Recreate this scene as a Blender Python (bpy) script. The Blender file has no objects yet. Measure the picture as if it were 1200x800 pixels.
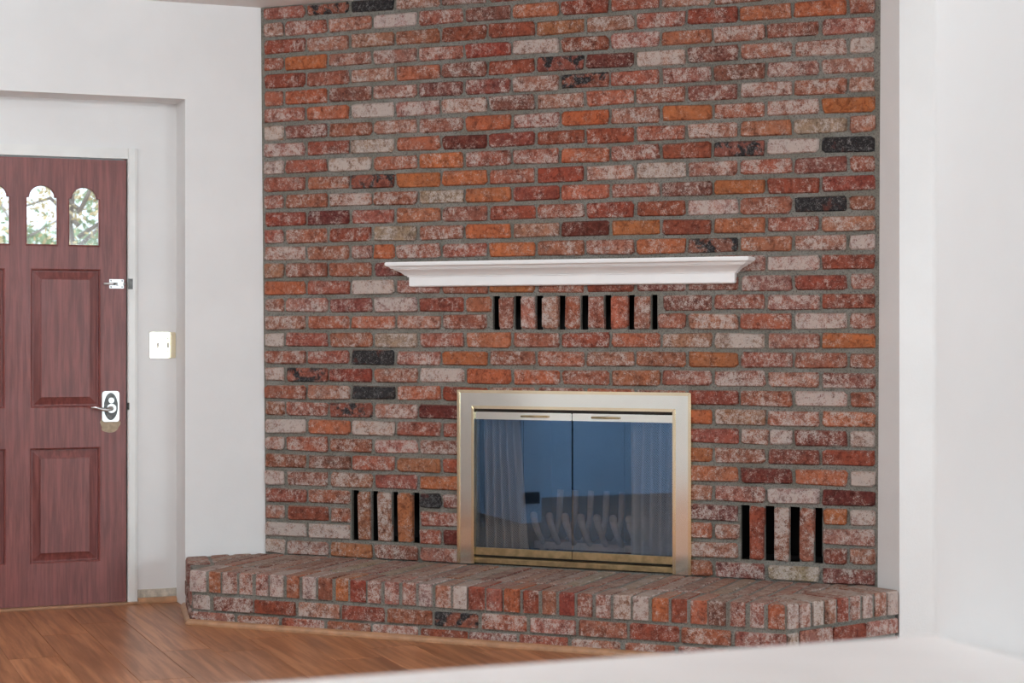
import bpy, bmesh, math, random
from mathutils import Vector, Matrix

sc = bpy.context.scene
COL = sc.collection
rng = random.Random(7)

# ------------------------------------------------------------------ camera
F = 2160.0            # focal length in pixels of the 1200 px wide frame
YH = 390.0            # horizon row
H = 1.24              # camera height
B = math.atan(F / 5400.0)      # yaw against the house axes
CB, SB = math.cos(B), math.sin(B)
cam_d = bpy.data.cameras.new('camera'); cam = bpy.data.objects.new('camera', cam_d); COL.objects.link(cam)
cam.location = (0, 0, H); cam.rotation_euler = (math.pi / 2, 0, -B)
cam_d.sensor_width = 36.0; cam_d.lens = 36.0 * F / 1200.0
cam_d.shift_y = -(400 - YH) / 1200.0
cam_d.clip_start = 0.05; cam_d.clip_end = 200
cam_d.dof.use_dof = True; cam_d.dof.focus_distance = 8.0; cam_d.dof.aperture_fstop = 3.4
sc.camera = cam

# ------------------------------------------------------------------ sky, added fill lights at unseen windows, exposure
world = bpy.data.worlds.new('world'); sc.world = world; world.use_nodes = True
bgn = world.node_tree.nodes['Background']
bgn.inputs[0].default_value = (0.80, 0.90, 1.0, 1); bgn.inputs[1].default_value = 2.5

def area_light(name, loc, rot, sx, sy, power, color):
    l = bpy.data.lights.new(name, 'AREA'); l.shape = 'RECTANGLE'; l.size = sx; l.size_y = sy
    l.energy = power; l.color = color
    o = bpy.data.objects.new(name, l); o.location = loc; o.rotation_euler = rot; COL.objects.link(o)
    return o
REAR = -3.2
FILL_COL = (0.77, 0.93, 1.0)  # cool colour shared by the added fill lights
area_light('fill_rear_window', (-0.3, REAR + 0.06, 1.35), (math.pi / 2, 0, 0), 3.8, 2.0, 6, FILL_COL)  # added fill at an unseen window behind the camera
area_light('fill_dining_window', (4.4, REAR + 0.06, 1.25), (math.pi / 2, 0, 0), 3.0, 1.8, 205, FILL_COL)  # main added fill, at an unseen window on the dining side
area_light('fill_side_window', (-2.44 + .06, -1.6, 1.40), (math.pi / 2, 0, -math.pi / 2), 2.6, 2.0, 20, FILL_COL)  # added fill from the left, at an unseen side window
area_light('fill_dining_side_window', (6.6 - .06, 3.6, 1.40), (math.pi / 2, 0, math.pi / 2), 2.4, 2.0, 42, FILL_COL)  # added fill to brighten the wall mirrored in the brass and glass
sc.view_settings.view_transform = 'Standard'; sc.view_settings.look = 'None'
sc.view_settings.exposure = -0.28; sc.view_settings.gamma = 1.0; sc.view_settings.use_curve_mapping = False
try:
    sc.cycles.use_denoising = True; sc.cycles.max_bounces = 10; sc.cycles.diffuse_bounces = 6
    sc.cycles.sample_clamp_indirect = 6
except Exception:
    pass

# ------------------------------------------------------------------ pixel helpers (house axes: x along the entry wall, y away from the camera)
def ray(px, py):
    X, U = (px - 600) / F, (YH - py) / F
    return Vector((X * CB + SB, -X * SB + CB, U))
def c2w(X, Z): return Vector((X * CB + Z * SB, -X * SB + Z * CB))
def on_y(px, py, yp):
    r = ray(px, py); t = yp / r.y
    return Vector((r.x * t, yp, H + r.z * t))
def at_z(px, py, z):
    r = ray(px, py); t = (z - H) / r.z
    return Vector((r.x * t, r.y * t, z))

CL = at_z(217, 711, 0.0)                 # outside corner of the entry recess
YL = CL.y                                # front plane of the entry wall
P = on_y(309, 500, YL)                   # brick wall begins
A_ = math.atan(F / 5046.0)
dirw = Vector((math.cos(A_) * CB + (-math.sin(A_)) * SB, -math.cos(A_) * SB - math.sin(A_) * CB))   # along the brick wall, to the right
NIN = Vector((-dirw.y, dirw.x))          # into the brick wall
P2 = Vector((P.x, P.y))
def on_brick(px, py, d=0.0):
    """pixel -> (s, z) on the plane d metres in front of the brick wall"""
    r = ray(px, py); r2 = Vector((r.x, r.y)); o = P2 - NIN * d
    t = o.dot(NIN) / r2.dot(NIN); p = r2 * t
    return (p - P2).dot(dirw), H + r.z * t
def to_local(w):                          # world xy -> (s, y_local) of the brick wall frame
    v = Vector((w[0], w[1])) - P2
    return Vector((v.dot(dirw), v.dot(NIN)))
WALL_S = on_brick(1030, 400)[0]
Q2 = P2 + dirw * WALL_S
HH = 0.232                               # hearth height
CEIL = H + (YH - 9) / F * (on_y(303, 10, YL).xy.dot(Vector((SB, CB))))
# right wall runs along -y from Q to R
rr = ray(1054, 400); tR = Q2.x / rr.x
R2 = Vector((Q2.x, rr.y * tR))
WROT = math.atan2(dirw.y, dirw.x)

# ------------------------------------------------------------------ materials
def new_mat(name):
    m = bpy.data.materials.new(name); m.use_nodes = True
    nt = m.node_tree; bs = nt.nodes['Principled BSDF']
    return m, nt, bs
def N(nt, t, **kw):
    n = nt.nodes.new(t)
    for k, v in kw.items():
        if hasattr(n, k): setattr(n, k, v)
    return n
def L(nt, a, b): nt.links.new(a, b)
def math_n(nt, op, a, b=None, clamp=False):
    n = nt.nodes.new('ShaderNodeMath'); n.operation = op; n.use_clamp = clamp
    for i, v in enumerate((a, b)):
        if v is None: continue
        if isinstance(v, (int, float)): n.inputs[i].default_value = v
        else: nt.links.new(v, n.inputs[i])
    return n.outputs[0]
def noise(nt, scale, detail=4, rough=0.6, vec=None, dist=0.0):
    n = nt.nodes.new('ShaderNodeTexNoise'); n.inputs['Scale'].default_value = scale
    n.inputs['Detail'].default_value = detail; n.inputs['Roughness'].default_value = rough
    n.inputs['Distortion'].default_value = dist
    if vec is not None: nt.links.new(vec, n.inputs['Vector'])
    return n.outputs['Fac']
def mixc(nt, fac, a, b, mode='MIX'):
    n = nt.nodes.new('ShaderNodeMix'); n.data_type = 'RGBA'; n.blend_type = mode
    for s, v in ((n.inputs[0], fac), (n.inputs[6], a), (n.inputs[7], b)):
        if isinstance(v, (int, float)): s.default_value = v
        elif isinstance(v, tuple): s.default_value = (*v, 1) if len(v) == 3 else v
        else: nt.links.new(v, s)
    return n.outputs[2]
def smooth(nt, v, lo, hi):
    n = nt.nodes.new('ShaderNodeMapRange'); n.interpolation_type = 'SMOOTHSTEP'
    nt.links.new(v, n.inputs[0])
    for i, q in ((1, lo), (2, hi)):
        if isinstance(q, (int, float)): n.inputs[i].default_value = q
        else: nt.links.new(q, n.inputs[i])
    return n.outputs[0]
def bump(nt, h, strength, dist, bs):
    b = nt.nodes.new('ShaderNodeBump'); b.inputs['Strength'].default_value = strength
    b.inputs['Distance'].default_value = dist; nt.links.new(h, b.inputs['Height'])
    nt.links.new(b.outputs[0], bs.inputs['Normal'])
def position(nt):
    return nt.nodes.new('ShaderNodeNewGeometry').outputs['Position']
def stretched(nt, vec, scale, rotz=0.0):
    mp = nt.nodes.new('ShaderNodeMapping'); mp.vector_type = 'POINT'
    mp.inputs['Scale'].default_value = scale; mp.inputs['Rotation'].default_value = (0, 0, rotz)
    nt.links.new(vec, mp.inputs[0]); return mp.outputs[0]

def plain(name, col, rough=0.5, metal=0.0, bump_scale=0, bump_s=0.1, var=0.06, bdist=0.002, vscale=3):
    m, nt, bs = new_mat(name); pos = position(nt)
    n = noise(nt, vscale, 3, 0.6, pos)
    dark = tuple(c * (1 - var) for c in col); light = tuple(min(1, c * (1 + var)) for c in col)
    L(nt, mixc(nt, smooth(nt, n, 0.3, 0.7), dark, light), bs.inputs['Base Color'])
    bs.inputs['Roughness'].default_value = rough; bs.inputs['Metallic'].default_value = metal
    if bump_scale:
        bump(nt, noise(nt, bump_scale, 4, 0.6, pos), bump_s, bdist, bs)
    return m

def brick_material(name):
    m, nt, bs = new_mat(name); pos = position(nt)
    at = N(nt, 'ShaderNodeAttribute', attribute_name='tone'); aw = N(nt, 'ShaderNodeAttribute', attribute_name='wear')
    sep = nt.nodes.new('ShaderNodeSeparateColor'); L(nt, aw.outputs['Color'], sep.inputs[0])
    white, black, seed = sep.outputs[0], sep.outputs[1], sep.outputs[2]
    off = nt.nodes.new('ShaderNodeVectorMath'); off.operation = 'ADD'
    comb = nt.nodes.new('ShaderNodeCombineXYZ')
    for i in range(3): L(nt, math_n(nt, 'MULTIPLY', seed, 17.0 + 9 * i), comb.inputs[i])
    L(nt, pos, off.inputs[0]); L(nt, comb.outputs[0], off.inputs[1]); v = off.outputs[0]
    big = noise(nt, 16, 5, 0.62, v, 0.4); mid = noise(nt, 58, 6, 0.78, v); fine = noise(nt, 260, 4, 0.75, v)
    # colour drift inside a brick
    c1 = mixc(nt, smooth(nt, noise(nt, 22, 3, 0.6, v), 0.35, 0.7), at.outputs['Color'], mixc(nt, 1.0, at.outputs['Color'], (1.35, 1.25, 1.1), 'MULTIPLY'))
    c2 = mixc(nt, smooth(nt, mid, 0.5, 0.34), c1, mixc(nt, 1.0, c1, (0.52, 0.46, 0.46), 'MULTIPLY'))
    c2 = mixc(nt, math_n(nt, 'MULTIPLY', smooth(nt, noise(nt, 27, 5, 0.7, v, 0.6), 0.50, 0.62), 0.75), c2, mixc(nt, 1.0, c2, (0.50, 0.44, 0.42), 'MULTIPLY'))
    # black scorch
    blk = math_n(nt, 'MULTIPLY', smooth(nt, math_n(nt, 'ADD', big, math_n(nt, 'MULTIPLY', fine, 0.18)),
            math_n(nt, 'SUBTRACT', 0.86, math_n(nt, 'MULTIPLY', black, 0.5)), math_n(nt, 'SUBTRACT', 0.93, math_n(nt, 'MULTIPLY', black, 0.5))), 1.0)
    # lime bloom: coarse patches broken up by grain
    def cen(q, k): return math_n(nt, 'MULTIPLY', math_n(nt, 'SUBTRACT', q, 0.5), k)
    sm = math_n(nt, 'ADD', 0.5, math_n(nt, 'ADD', cen(big, 1.15), math_n(nt, 'ADD', cen(mid, 1.5), cen(fine, 1.6))))
    t0 = math_n(nt, 'ADD', 0.5, math_n(nt, 'MULTIPLY', math_n(nt, 'SUBTRACT', 0.5, white), 0.75))
    wm = smooth(nt, sm, t0, math_n(nt, 'ADD', t0, 0.12))
    haze = math_n(nt, 'MULTIPLY', smooth(nt, sm, math_n(nt, 'SUBTRACT', t0, 0.22), math_n(nt, 'ADD', t0, 0.10)), 0.40)
    c3 = mixc(nt, haze, c2, (0.43, 0.30, 0.25))
    c4 = mixc(nt, math_n(nt, 'MULTIPLY', wm, 0.64), c3, (0.60, 0.54, 0.50))
    c5 = mixc(nt, blk, c4, mixc(nt, smooth(nt, math_n(nt, 'ADD', cen(mid, 1.0), cen(fine, 1.2)), 0.02, 0.22), (0.022, 0.02, 0.021), (0.20, 0.19, 0.19)))
    pit = smooth(nt, noise(nt, 120, 2, 0.5, v), 0.36, 0.30)
    c6 = mixc(nt, math_n(nt, 'MULTIPLY', pit, 0.55), c5, (0.06, 0.035, 0.03))
    # dust and ash lie on the upward faces
    nrm = nt.nodes.new('ShaderNodeSeparateXYZ'); L(nt, nt.nodes.new('ShaderNodeNewGeometry').outputs['Normal'], nrm.inputs[0])
    dust = math_n(nt, 'MULTIPLY', smooth(nt, nrm.outputs[2], 0.75, 0.95), smooth(nt, mid, 0.25, 0.55))
    c6 = mixc(nt, math_n(nt, 'MULTIPLY', dust, 0.58), c6, (0.31, 0.23, 0.18))
    L(nt, c6, bs.inputs['Base Color']); bs.inputs['Roughness'].default_value = 0.92
    bs.inputs['Specular IOR Level'].default_value = 0.25
    bump(nt, math_n(nt, 'ADD', math_n(nt, 'MULTIPLY', mid, 1.0), math_n(nt, 'MULTIPLY', fine, 0.5)), 0.75, 0.006, bs)
    return m
M = {}
M['brick'] = brick_material('weathered_brick')
def mortar_material():
    m, nt, bs = new_mat('mortar'); pos = position(nt)
    n = noise(nt, 9, 4, 0.6, pos); f = noise(nt, 160, 5, 0.75, pos)
    c = mixc(nt, smooth(nt, n, 0.35, 0.65), (0.235, 0.220, 0.185), (0.295, 0.28, 0.25))
    c = mixc(nt, smooth(nt, f, 0.52, 0.36), c, (0.11, 0.10, 0.088))
    L(nt, c, bs.inputs['Base Color']); bs.inputs['Roughness'].default_value = 0.95
    bs.inputs['Specular IOR Level'].default_value = 0.2
    bump(nt, math_n(nt, 'ADD', f, noise(nt, 30, 3, 0.6, pos)), 0.8, 0.008, bs)
    return m
M['mortar'] = mortar_material()
M['wall'] = plain('white_wall_paint', (0.80, 0.795, 0.79), 0.6, 0, 90, 0.12, 0.02, 0.003)
M['wall2'] = plain('white_textured_wall_paint', (0.82, 0.81, 0.80), 0.6, 0, 140, 0.30, 0.02, 0.004)
M['ceiling'] = plain('ceiling_paint', (0.82, 0.81, 0.80), 0.7, 0, 70, 0.1, 0.02)
M['trim'] = plain('white_trim_paint', (0.80, 0.80, 0.78), 0.35, 0, 0)
M['mantel'] = plain('mantel_enamel', (0.93, 0.925, 0.92), 0.35, 0, 60, 0.04, 0.03)
M['ledge'] = plain('pale_ledge_top', (0.90, 0.865, 0.85), 0.45, 0, 0, 0.1, 0.06, 0.002, 1.3)
M['brass'] = plain('polished_brass', (0.90, 0.80, 0.58), 0.16, 1.0, 0, 0, 0.05)
M['brass_face'] = plain('satin_brass_face', (0.93, 0.97, 0.92), 0.12, 1.0, 0, 0, 0.04)
M['brass_old'] = plain('worn_brass', (0.55, 0.44, 0.25), 0.3, 1.0, 0, 0, 0.2, 0.002, 25)
M['black'] = plain('passage_black', (0.012, 0.011, 0.011), 0.9, 0, 40, 0.2, 0.3)  # near-black colour for the vent passages
M['soot'] = plain('sooty_firebrick', (0.014, 0.012, 0.011), 0.95, 0, 30, 0.3, 0.5, 0.01, 6)
M['iron'] = plain('ashy_cast_iron', (0.55, 0.46, 0.40), 0.75, 0.0, 60, 0.3, 0.25, 0.004, 12)
M['darkmetal'] = plain('dark_metal', (0.05, 0.045, 0.04), 0.45, 0.8)
M['nickel'] = plain('satin_nickel', (0.66, 0.66, 0.65), 0.35, 1.0, 0, 0, 0.1, 0.002, 40)
M['pewter'] = plain('dark_nickel', (0.16, 0.17, 0.17), 0.55, 0.3, 0, 0, 0.25, 0.002, 60)
M['chrome'] = plain('bright_zinc', (0.72, 0.72, 0.72), 0.4, 0.9)
M['ivory'] = plain('ivory_plastic', (0.85, 0.83, 0.76), 0.35)
M['bare'] = plain('bare_wood_patch', (0.42, 0.33, 0.23), 0.8, 0, 90, 0.2, 0.15, 0.002, 60)
M['scuffed'] = plain('scuffed_plaster', (0.55, 0.50, 0.42), 0.9, 0, 60, 0.4, 0.25, 0.004, 30)
M['leaf_g'] = plain('green_leaf', (0.34, 0.44, 0.27), 0.6, 0, 0, 0, 0.4, 0.002, 5)
M['leaf_y'] = plain('ochre_leaf', (0.74, 0.60, 0.36), 0.6, 0, 0, 0, 0.3, 0.002, 5)
M['bark'] = plain('bark', (0.36, 0.31, 0.28), 0.9, 0, 20, 0.4, 0.3)
M['ground'] = plain('dry_grass_ground', (0.45, 0.42, 0.28), 0.95, 0, 0, 0, 0.3)
M['sofa'] = plain('outlet_brown', (0.06, 0.05, 0.045), 0.5)

def door_wood():
    m, nt, bs = new_mat('red_stained_wood'); pos = position(nt)
    v = stretched(nt, pos, (60, 60, 3.5)); g = noise(nt, 1.0, 5, 0.65, v, 0.3)
    w = noise(nt, 3.0, 4, 0.6, pos)
    c = mixc(nt, smooth(nt, g, 0.3, 0.72), (0.130, 0.032, 0.029), (0.265, 0.077, 0.066))
    c = mixc(nt, math_n(nt, 'MULTIPLY', smooth(nt, w, 0.45, 0.75), 0.32), c, (0.25, 0.10, 0.10))
    L(nt, c, bs.inputs['Base Color']); bs.inputs['Roughness'].default_value = 0.38
    bump(nt, g, 0.12, 0.002, bs); return m
M['door'] = door_wood()
def floor_wood(name, axis_scale):
    m, nt, bs = new_mat(name); pos = position(nt)
    oi = nt.nodes.new('ShaderNodeObjectInfo')
    add = nt.nodes.new('ShaderNodeVectorMath'); add.operation = 'ADD'
    cmb = nt.nodes.new('ShaderNodeCombineXYZ'); L(nt, math_n(nt, 'MULTIPLY', oi.outputs['Random'], 40.0), cmb.inputs[1])
    L(nt, math_n(nt, 'MULTIPLY', oi.outputs['Random'], 11.0), cmb.inputs[0])
    L(nt, pos, add.inputs[0]); L(nt, cmb.outputs[0], add.inputs[1])
    v = stretched(nt, add.outputs[0], axis_scale)
    g = noise(nt, 1.0, 6, 0.62, v, 0.45); big = noise(nt, 0.30, 3, 0.5, v, 0.8)
    c = mixc(nt, smooth(nt, g, 0.32, 0.68), (0.26, 0.100, 0.043), (0.48, 0.215, 0.105))
    c = mixc(nt, math_n(nt, 'MULTIPLY', smooth(nt, big, 0.55, 0.70), 0.45), c, (0.16, 0.066, 0.036))
    tint = mixc(nt, oi.outputs['Random'], (0.88, 0.86, 0.84), (1.1, 1.08, 1.05))
    c = mixc(nt, 1.0, c, tint, 'MULTIPLY')
    L(nt, c, bs.inputs['Base Color']); bs.inputs['Roughness'].default_value = 0.33; bs.inputs['Specular IOR Level'].default_value = 0.25
    bump(nt, g, 0.05, 0.001, bs); return m
M['floor'] = floor_wood('oak_laminate', (34, 1.7, 4))
M['shoe'] = floor_wood('oak_shoe_moulding', (6, 6, 30))
M['brown_strip'] = plain('oak_threshold', (0.40, 0.21, 0.11), 0.4, 0, 60, 0.1, 0.15, 0.002, 20)

def tinted_glass():
    m = bpy.data.materials.new('tinted_reflective_glass'); m.use_nodes = True; nt = m.node_tree
    nt.nodes.remove(nt.nodes['Principled BSDF']); out = nt.nodes['Material Output']
    tr = nt.nodes.new('ShaderNodeBsdfTransparent'); tr.inputs[0].default_value = (0.83, 0.79, 0.76, 1)
    gl = nt.nodes.new('ShaderNodeBsdfGlossy'); gl.inputs[0].default_value = (0.24, 0.50, 0.90, 1); gl.inputs['Roughness'].default_value = 0.015
    nz = noise(nt, 5.0, 2, 0.5, position(nt))
    mx = nt.nodes.new('ShaderNodeMixShader'); L(nt, math_n(nt, 'ADD', 0.22, math_n(nt, 'MULTIPLY', nz, 0.06)), mx.inputs[0])
    L(nt, tr.outputs[0], mx.inputs[1]); L(nt, gl.outputs[0], mx.inputs[2]); L(nt, mx.outputs[0], out.inputs[0])
    return m
M['tint'] = tinted_glass()
def clear_glass():
    m = bpy.data.materials.new('clear_pane'); m.use_nodes = True; nt = m.node_tree
    nt.nodes.remove(nt.nodes['Principled BSDF']); out = nt.nodes['Material Output']
    tr = nt.nodes.new('ShaderNodeBsdfTransparent'); tr.inputs[0].default_value = (0.95, 0.96, 0.96, 1)
    gl = nt.nodes.new('ShaderNodeBsdfGlossy'); gl.inputs['Roughness'].default_value = 0.05
    nz = noise(nt, 30.0, 2, 0.5, position(nt))
    mx = nt.nodes.new('ShaderNodeMixShader'); L(nt, math_n(nt, 'ADD', 0.03, math_n(nt, 'MULTIPLY', nz, 0.03)), mx.inputs[0])
    L(nt, tr.outputs[0], mx.inputs[1]); L(nt, gl.outputs[0], mx.inputs[2]); L(nt, mx.outputs[0], out.inputs[0])
    return m
M['pane'] = clear_glass()
def wire_mesh():
    m = bpy.data.materials.new('woven_wire_mesh'); m.use_nodes = True; nt = m.node_tree
    bs = nt.nodes['Principled BSDF']; out = nt.nodes['Material Output']
    bs.inputs['Base Color'].default_value = (0.70, 0.68, 0.65, 1); bs.inputs['Metallic'].default_value = 0.0; bs.inputs['Roughness'].default_value = 0.6
    uv = nt.nodes.new('ShaderNodeTexCoord').outputs['UV']
    sp = nt.nodes.new('ShaderNodeSeparateXYZ'); L(nt, uv, sp.inputs[0])
    a = math_n(nt, 'ADD', sp.outputs[0], sp.outputs[1]); b = math_n(nt, 'SUBTRACT', sp.outputs[0], sp.outputs[1])
    def wires(q): return math_n(nt, 'GREATER_THAN', math_n(nt, 'ABSOLUTE', math_n(nt, 'SINE', math_n(nt, 'MULTIPLY', q, 2 * math.pi * 48))), 0.74)
    w = math_n(nt, 'MAXIMUM', wires(a), wires(b))
    tr = nt.nodes.new('ShaderNodeBsdfTransparent'); mx = nt.nodes.new('ShaderNodeMixShader')
    L(nt, w, mx.inputs[0]); L(nt, tr.outputs[0], mx.inputs[1]); L(nt, bs.outputs[0], mx.inputs[2]); L(nt, mx.outputs[0], out.inputs[0])
    return m
M['mesh'] = wire_mesh()

# ------------------------------------------------------------------ mesh helpers
class MB:
    def __init__(self): self.v = []; self.f = []
    def add(self, vs, fs):
        o = len(self.v); self.v += [tuple(q) for q in vs]; self.f += [tuple(i + o for i in f) for f in fs]; return self
    def box(self, x0, x1, y0, y1, z0, z1):
        return self.add([(x0, y0, z0), (x1, y0, z0), (x1, y1, z0), (x0, y1, z0), (x0, y0, z1), (x1, y0, z1), (x1, y1, z1), (x0, y1, z1)],
                        [(0, 3, 2, 1), (4, 5, 6, 7), (0, 1, 5, 4), (1, 2, 6, 5), (2, 3, 7, 6), (3, 0, 4, 7)])
    def prism(self, poly, z0, z1):
        n = len(poly)
        return self.add([(p[0], p[1], z0) for p in poly] + [(p[0], p[1], z1) for p in poly],
                        [tuple(reversed(range(n))), tuple(range(n, 2 * n))] + [(i, (i + 1) % n, (i + 1) % n + n, i + n) for i in range(n)])
    def tube(self, pts, rad, seg=8, cap=True):
        pts = [Vector(p) for p in pts]; rs = rad if isinstance(rad, (list, tuple)) else [rad] * len(pts)
        rings = []; up = Vector((0, 0, 1)); prev = None
        for i, p in enumerate(pts):
            t = (pts[min(i + 1, len(pts) - 1)] - pts[max(i - 1, 0)]).normalized()
            a = prev - t * prev.dot(t) if prev is not None else t.cross(up if abs(t.z) < 0.9 else Vector((1, 0, 0)))
            a.normalize(); b = t.cross(a); prev = a
            rings.append([p + (a * math.cos(2 * math.pi * k / seg) + b * math.sin(2 * math.pi * k / seg)) * rs[i] for k in range(seg)])
        vs = [q for r in rings for q in r]; fs = []
        for i in range(len(pts) - 1):
            for k in range(seg):
                fs.append((i * seg + k, i * seg + (k + 1) % seg, (i + 1) * seg + (k + 1) % seg, (i + 1) * seg + k))
        if cap: fs += [tuple(reversed(range(seg))), tuple((len(pts) - 1) * seg + k for k in range(seg))]
        return self.add(vs, fs)
    def ball(self, c, r, seg=10, rings=6, sz=(1, 1, 1)):
        vs = []; fs = []
        for i in range(rings + 1):
            th = math.pi * i / rings
            for k in range(seg):
                ph = 2 * math.pi * k / seg
                vs.append((c[0] + r * sz[0] * math.sin(th) * math.cos(ph), c[1] + r * sz[1] * math.sin(th) * math.sin(ph), c[2] + r * sz[2] * math.cos(th)))
        for i in range(rings):
            for k in range(seg):
                fs.append((i * seg + k, (i + 1) * seg + k, (i + 1) * seg + (k + 1) % seg, i * seg + (k + 1) % seg))
        return self.add(vs, fs)
    def build(self, name, mat, parent=None, smooth=False, bevel=0.0, origin=None):
        me = bpy.data.meshes.new(name)
        if origin is None and parent is not None and self.v:
            lo = [min(v[i] for v in self.v) for i in range(3)]; hi = [max(v[i] for v in self.v) for i in range(3)]
            origin = ((lo[0] + hi[0]) / 2, (lo[1] + hi[1]) / 2, lo[2])
        origin = origin or (0, 0, 0)
        me.from_pydata([(v[0] - origin[0], v[1] - origin[1], v[2] - origin[2]) for v in self.v], [], self.f)
        bm = bmesh.new(); bm.from_mesh(me); bmesh.ops.recalc_face_normals(bm, faces=bm.faces)
        if bevel: bmesh.ops.bevel(bm, geom=list(bm.edges), offset=bevel, segments=2, affect='EDGES', clamp_overlap=True)
        bm.to_mesh(me); bm.free(); me.update()
        if smooth:
            for p in me.polygons: p.use_smooth = True
        me.materials.append(M[mat] if isinstance(mat, str) else mat)
        o = bpy.data.objects.new(name, me); COL.objects.link(o); o.location = origin
        if parent is not None: o.parent = parent
        return o
def tag(o, label=None, cat=None, group=None, kind=None):
    if label: o['label'] = label
    if cat: o['category'] = cat
    if group: o['group'] = group
    if kind: o['kind'] = kind
    return o
def empty(name, loc=(0, 0, 0), rz=0.0):
    o = bpy.data.objects.new(name, None); COL.objects.link(o); o.location = loc; o.rotation_euler = (0, 0, rz); o.empty_display_size = 0.1
    return o
def struct(o, label, cat='wall'):
    return tag(o, label, cat, kind='structure')
def plate_with_holes(outer, holes, y0, y1):
    """outer/holes are xz loops; a board between y0 and y1"""
    bm = bmesh.new(); loops = []
    for lp in [outer] + holes:
        vs = [bm.verts.new((p[0], y0, p[1])) for p in lp]
        for i in range(len(vs)): bm.edges.new((vs[i], vs[(i + 1) % len(vs)]))
        loops.append(vs)
    bmesh.ops.triangle_fill(bm, use_beauty=True, use_dissolve=False, edges=list(bm.edges))
    ff = list(bm.faces); mp = {}
    for v in list(bm.verts): mp[v] = bm.verts.new((v.co.x, y1, v.co.z))
    for f in ff: bm.faces.new([mp[v] for v in reversed(f.verts)])
    for vs in loops:
        for i in range(len(vs)):
            a, b = vs[i], vs[(i + 1) % len(vs)]; bm.faces.new((a, b, mp[b], mp[a]))
    bmesh.ops.recalc_face_normals(bm, faces=bm.faces)
    mb = MB(); bm.verts.index_update(); bm.verts.ensure_lookup_table()
    mb.v = [tuple(v.co) for v in bm.verts]; mb.f = [tuple(v.index for v in f.verts) for f in bm.faces]
    bm.free(); return mb

# ------------------------------------------------------------------ bricks
TONE = {'R': ((.235, .060, .038), .25, 0), 'r': ((.272, .092, .060), .375, 0), 'O': ((.360, .115, .052), .20, 0), 'o': ((.345, .120, .066), .32, 0),
        'P': ((.292, .122, .088), .485, 0), 'W': ((.315, .19, .16), .68, 0), 'D': ((.130, .030, .024), .20, 0), 'M': ((.190, .064, .049), .42, .12),
        'K': ((.085, .034, .030), .22, .84), 'G': ((.270, .195, .145), .42, 0), 'B': ((.230, .080, .054), .30, .58)}
def paint(me, code):
    base, w, k = TONE[code]
    j = [max(.02, c * (1 + rng.uniform(-.10, .10))) for c in base]; g = 1 + rng.uniform(-.10, .10)
    t = [c * g for c in j] + [1.0]; wr = [min(1, max(0, w + rng.uniform(-.08, .08))), k, rng.random(), 1.0]
    n = len(me.vertices)
    a = me.attributes.new('tone', 'FLOAT_COLOR', 'POINT'); a.data.foreach_set('color', t * n)
    a = me.attributes.new('wear', 'FLOAT_COLOR', 'POINT'); a.data.foreach_set('color', wr * n)
def poly_brick(name, poly, lo, hi, axis, code, parent, chip=0.006, link=True):
    """worn block: 2-D outline (counter-clockwise), extruded lo->hi along 'axis' ('y' wall face at lo, 'z' top at hi); corners chipped, face edge rounded"""
    n0 = len(poly); pts = []
    for i in range(n0):
        p, a, b = Vector(poly[i]), Vector(poly[i - 1]), Vector(poly[(i + 1) % n0])
        ca = min(rng.uniform(.003, .015), (a - p).length * .3); cb = min(rng.uniform(.003, .013), (b - p).length * .3)
        pts.append(p + (a - p).normalized() * ca); pts.append(p + (b - p).normalized() * cb)
    cen = sum(pts, Vector((0, 0))) / len(pts); n = len(pts)
    pts = [p + Vector((rng.uniform(-.0034, .0034), rng.uniform(-.0028, .0028))) for p in pts]
    inn = []
    for p in pts:
        d = cen - p; inn.append(p + Vector((math.copysign(min(rng.uniform(.003, .007), abs(d.x) * .4), d.x), math.copysign(min(rng.uniform(.003, .006), abs(d.y) * .4), d.y))))
    face, back = (lo, hi) if axis == 'y' else (hi, lo)
    sg = 1 if axis == 'y' else -1
    def mk(p, h): return (p.x, h, p.y) if axis == 'y' else (p.x, p.y, h)
    vs = [mk(p, face + sg * rng.uniform(-.0015, .0015)) for p in inn] + [mk(p, face + sg * (chip + rng.uniform(0, .002))) for p in pts] + [mk(p, back) for p in pts]
    fs = [tuple(range(n))]
    for r in range(2):
        for i in range(n): fs.append((r * n + i, (r + 1) * n + i, (r + 1) * n + (i + 1) % n, r * n + (i + 1) % n))
    c = mk(cen, (lo + hi) / 2)
    me = bpy.data.meshes.new(name); me.from_pydata([(v[0] - c[0], v[1] - c[1], v[2] - c[2]) for v in vs], [], fs)
    bm = bmesh.new(); bm.from_mesh(me)

    bmesh.ops.recalc_face_normals(bm, faces=bm.faces)
    bm.to_mesh(me); bm.free()
    # open shell: make sure the outer face looks outwards
    f0 = me.polygons[0].normal
    if (f0.y > 0 if axis == 'y' else f0.z < 0): me.flip_normals()
    paint(me, code); me.materials.append(M['brick'])
    if not link: return me, c
    o = bpy.data.objects.new(name, me); COL.objects.link(o); o.location = c; o.parent = parent
    return o
def rect(a0, a1, b0, b1): return [(a0, b0), (a1, b0), (a1, b1), (a0, b1)]

# ================================================================== SETTING
X_FAR_R = 6.6
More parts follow.
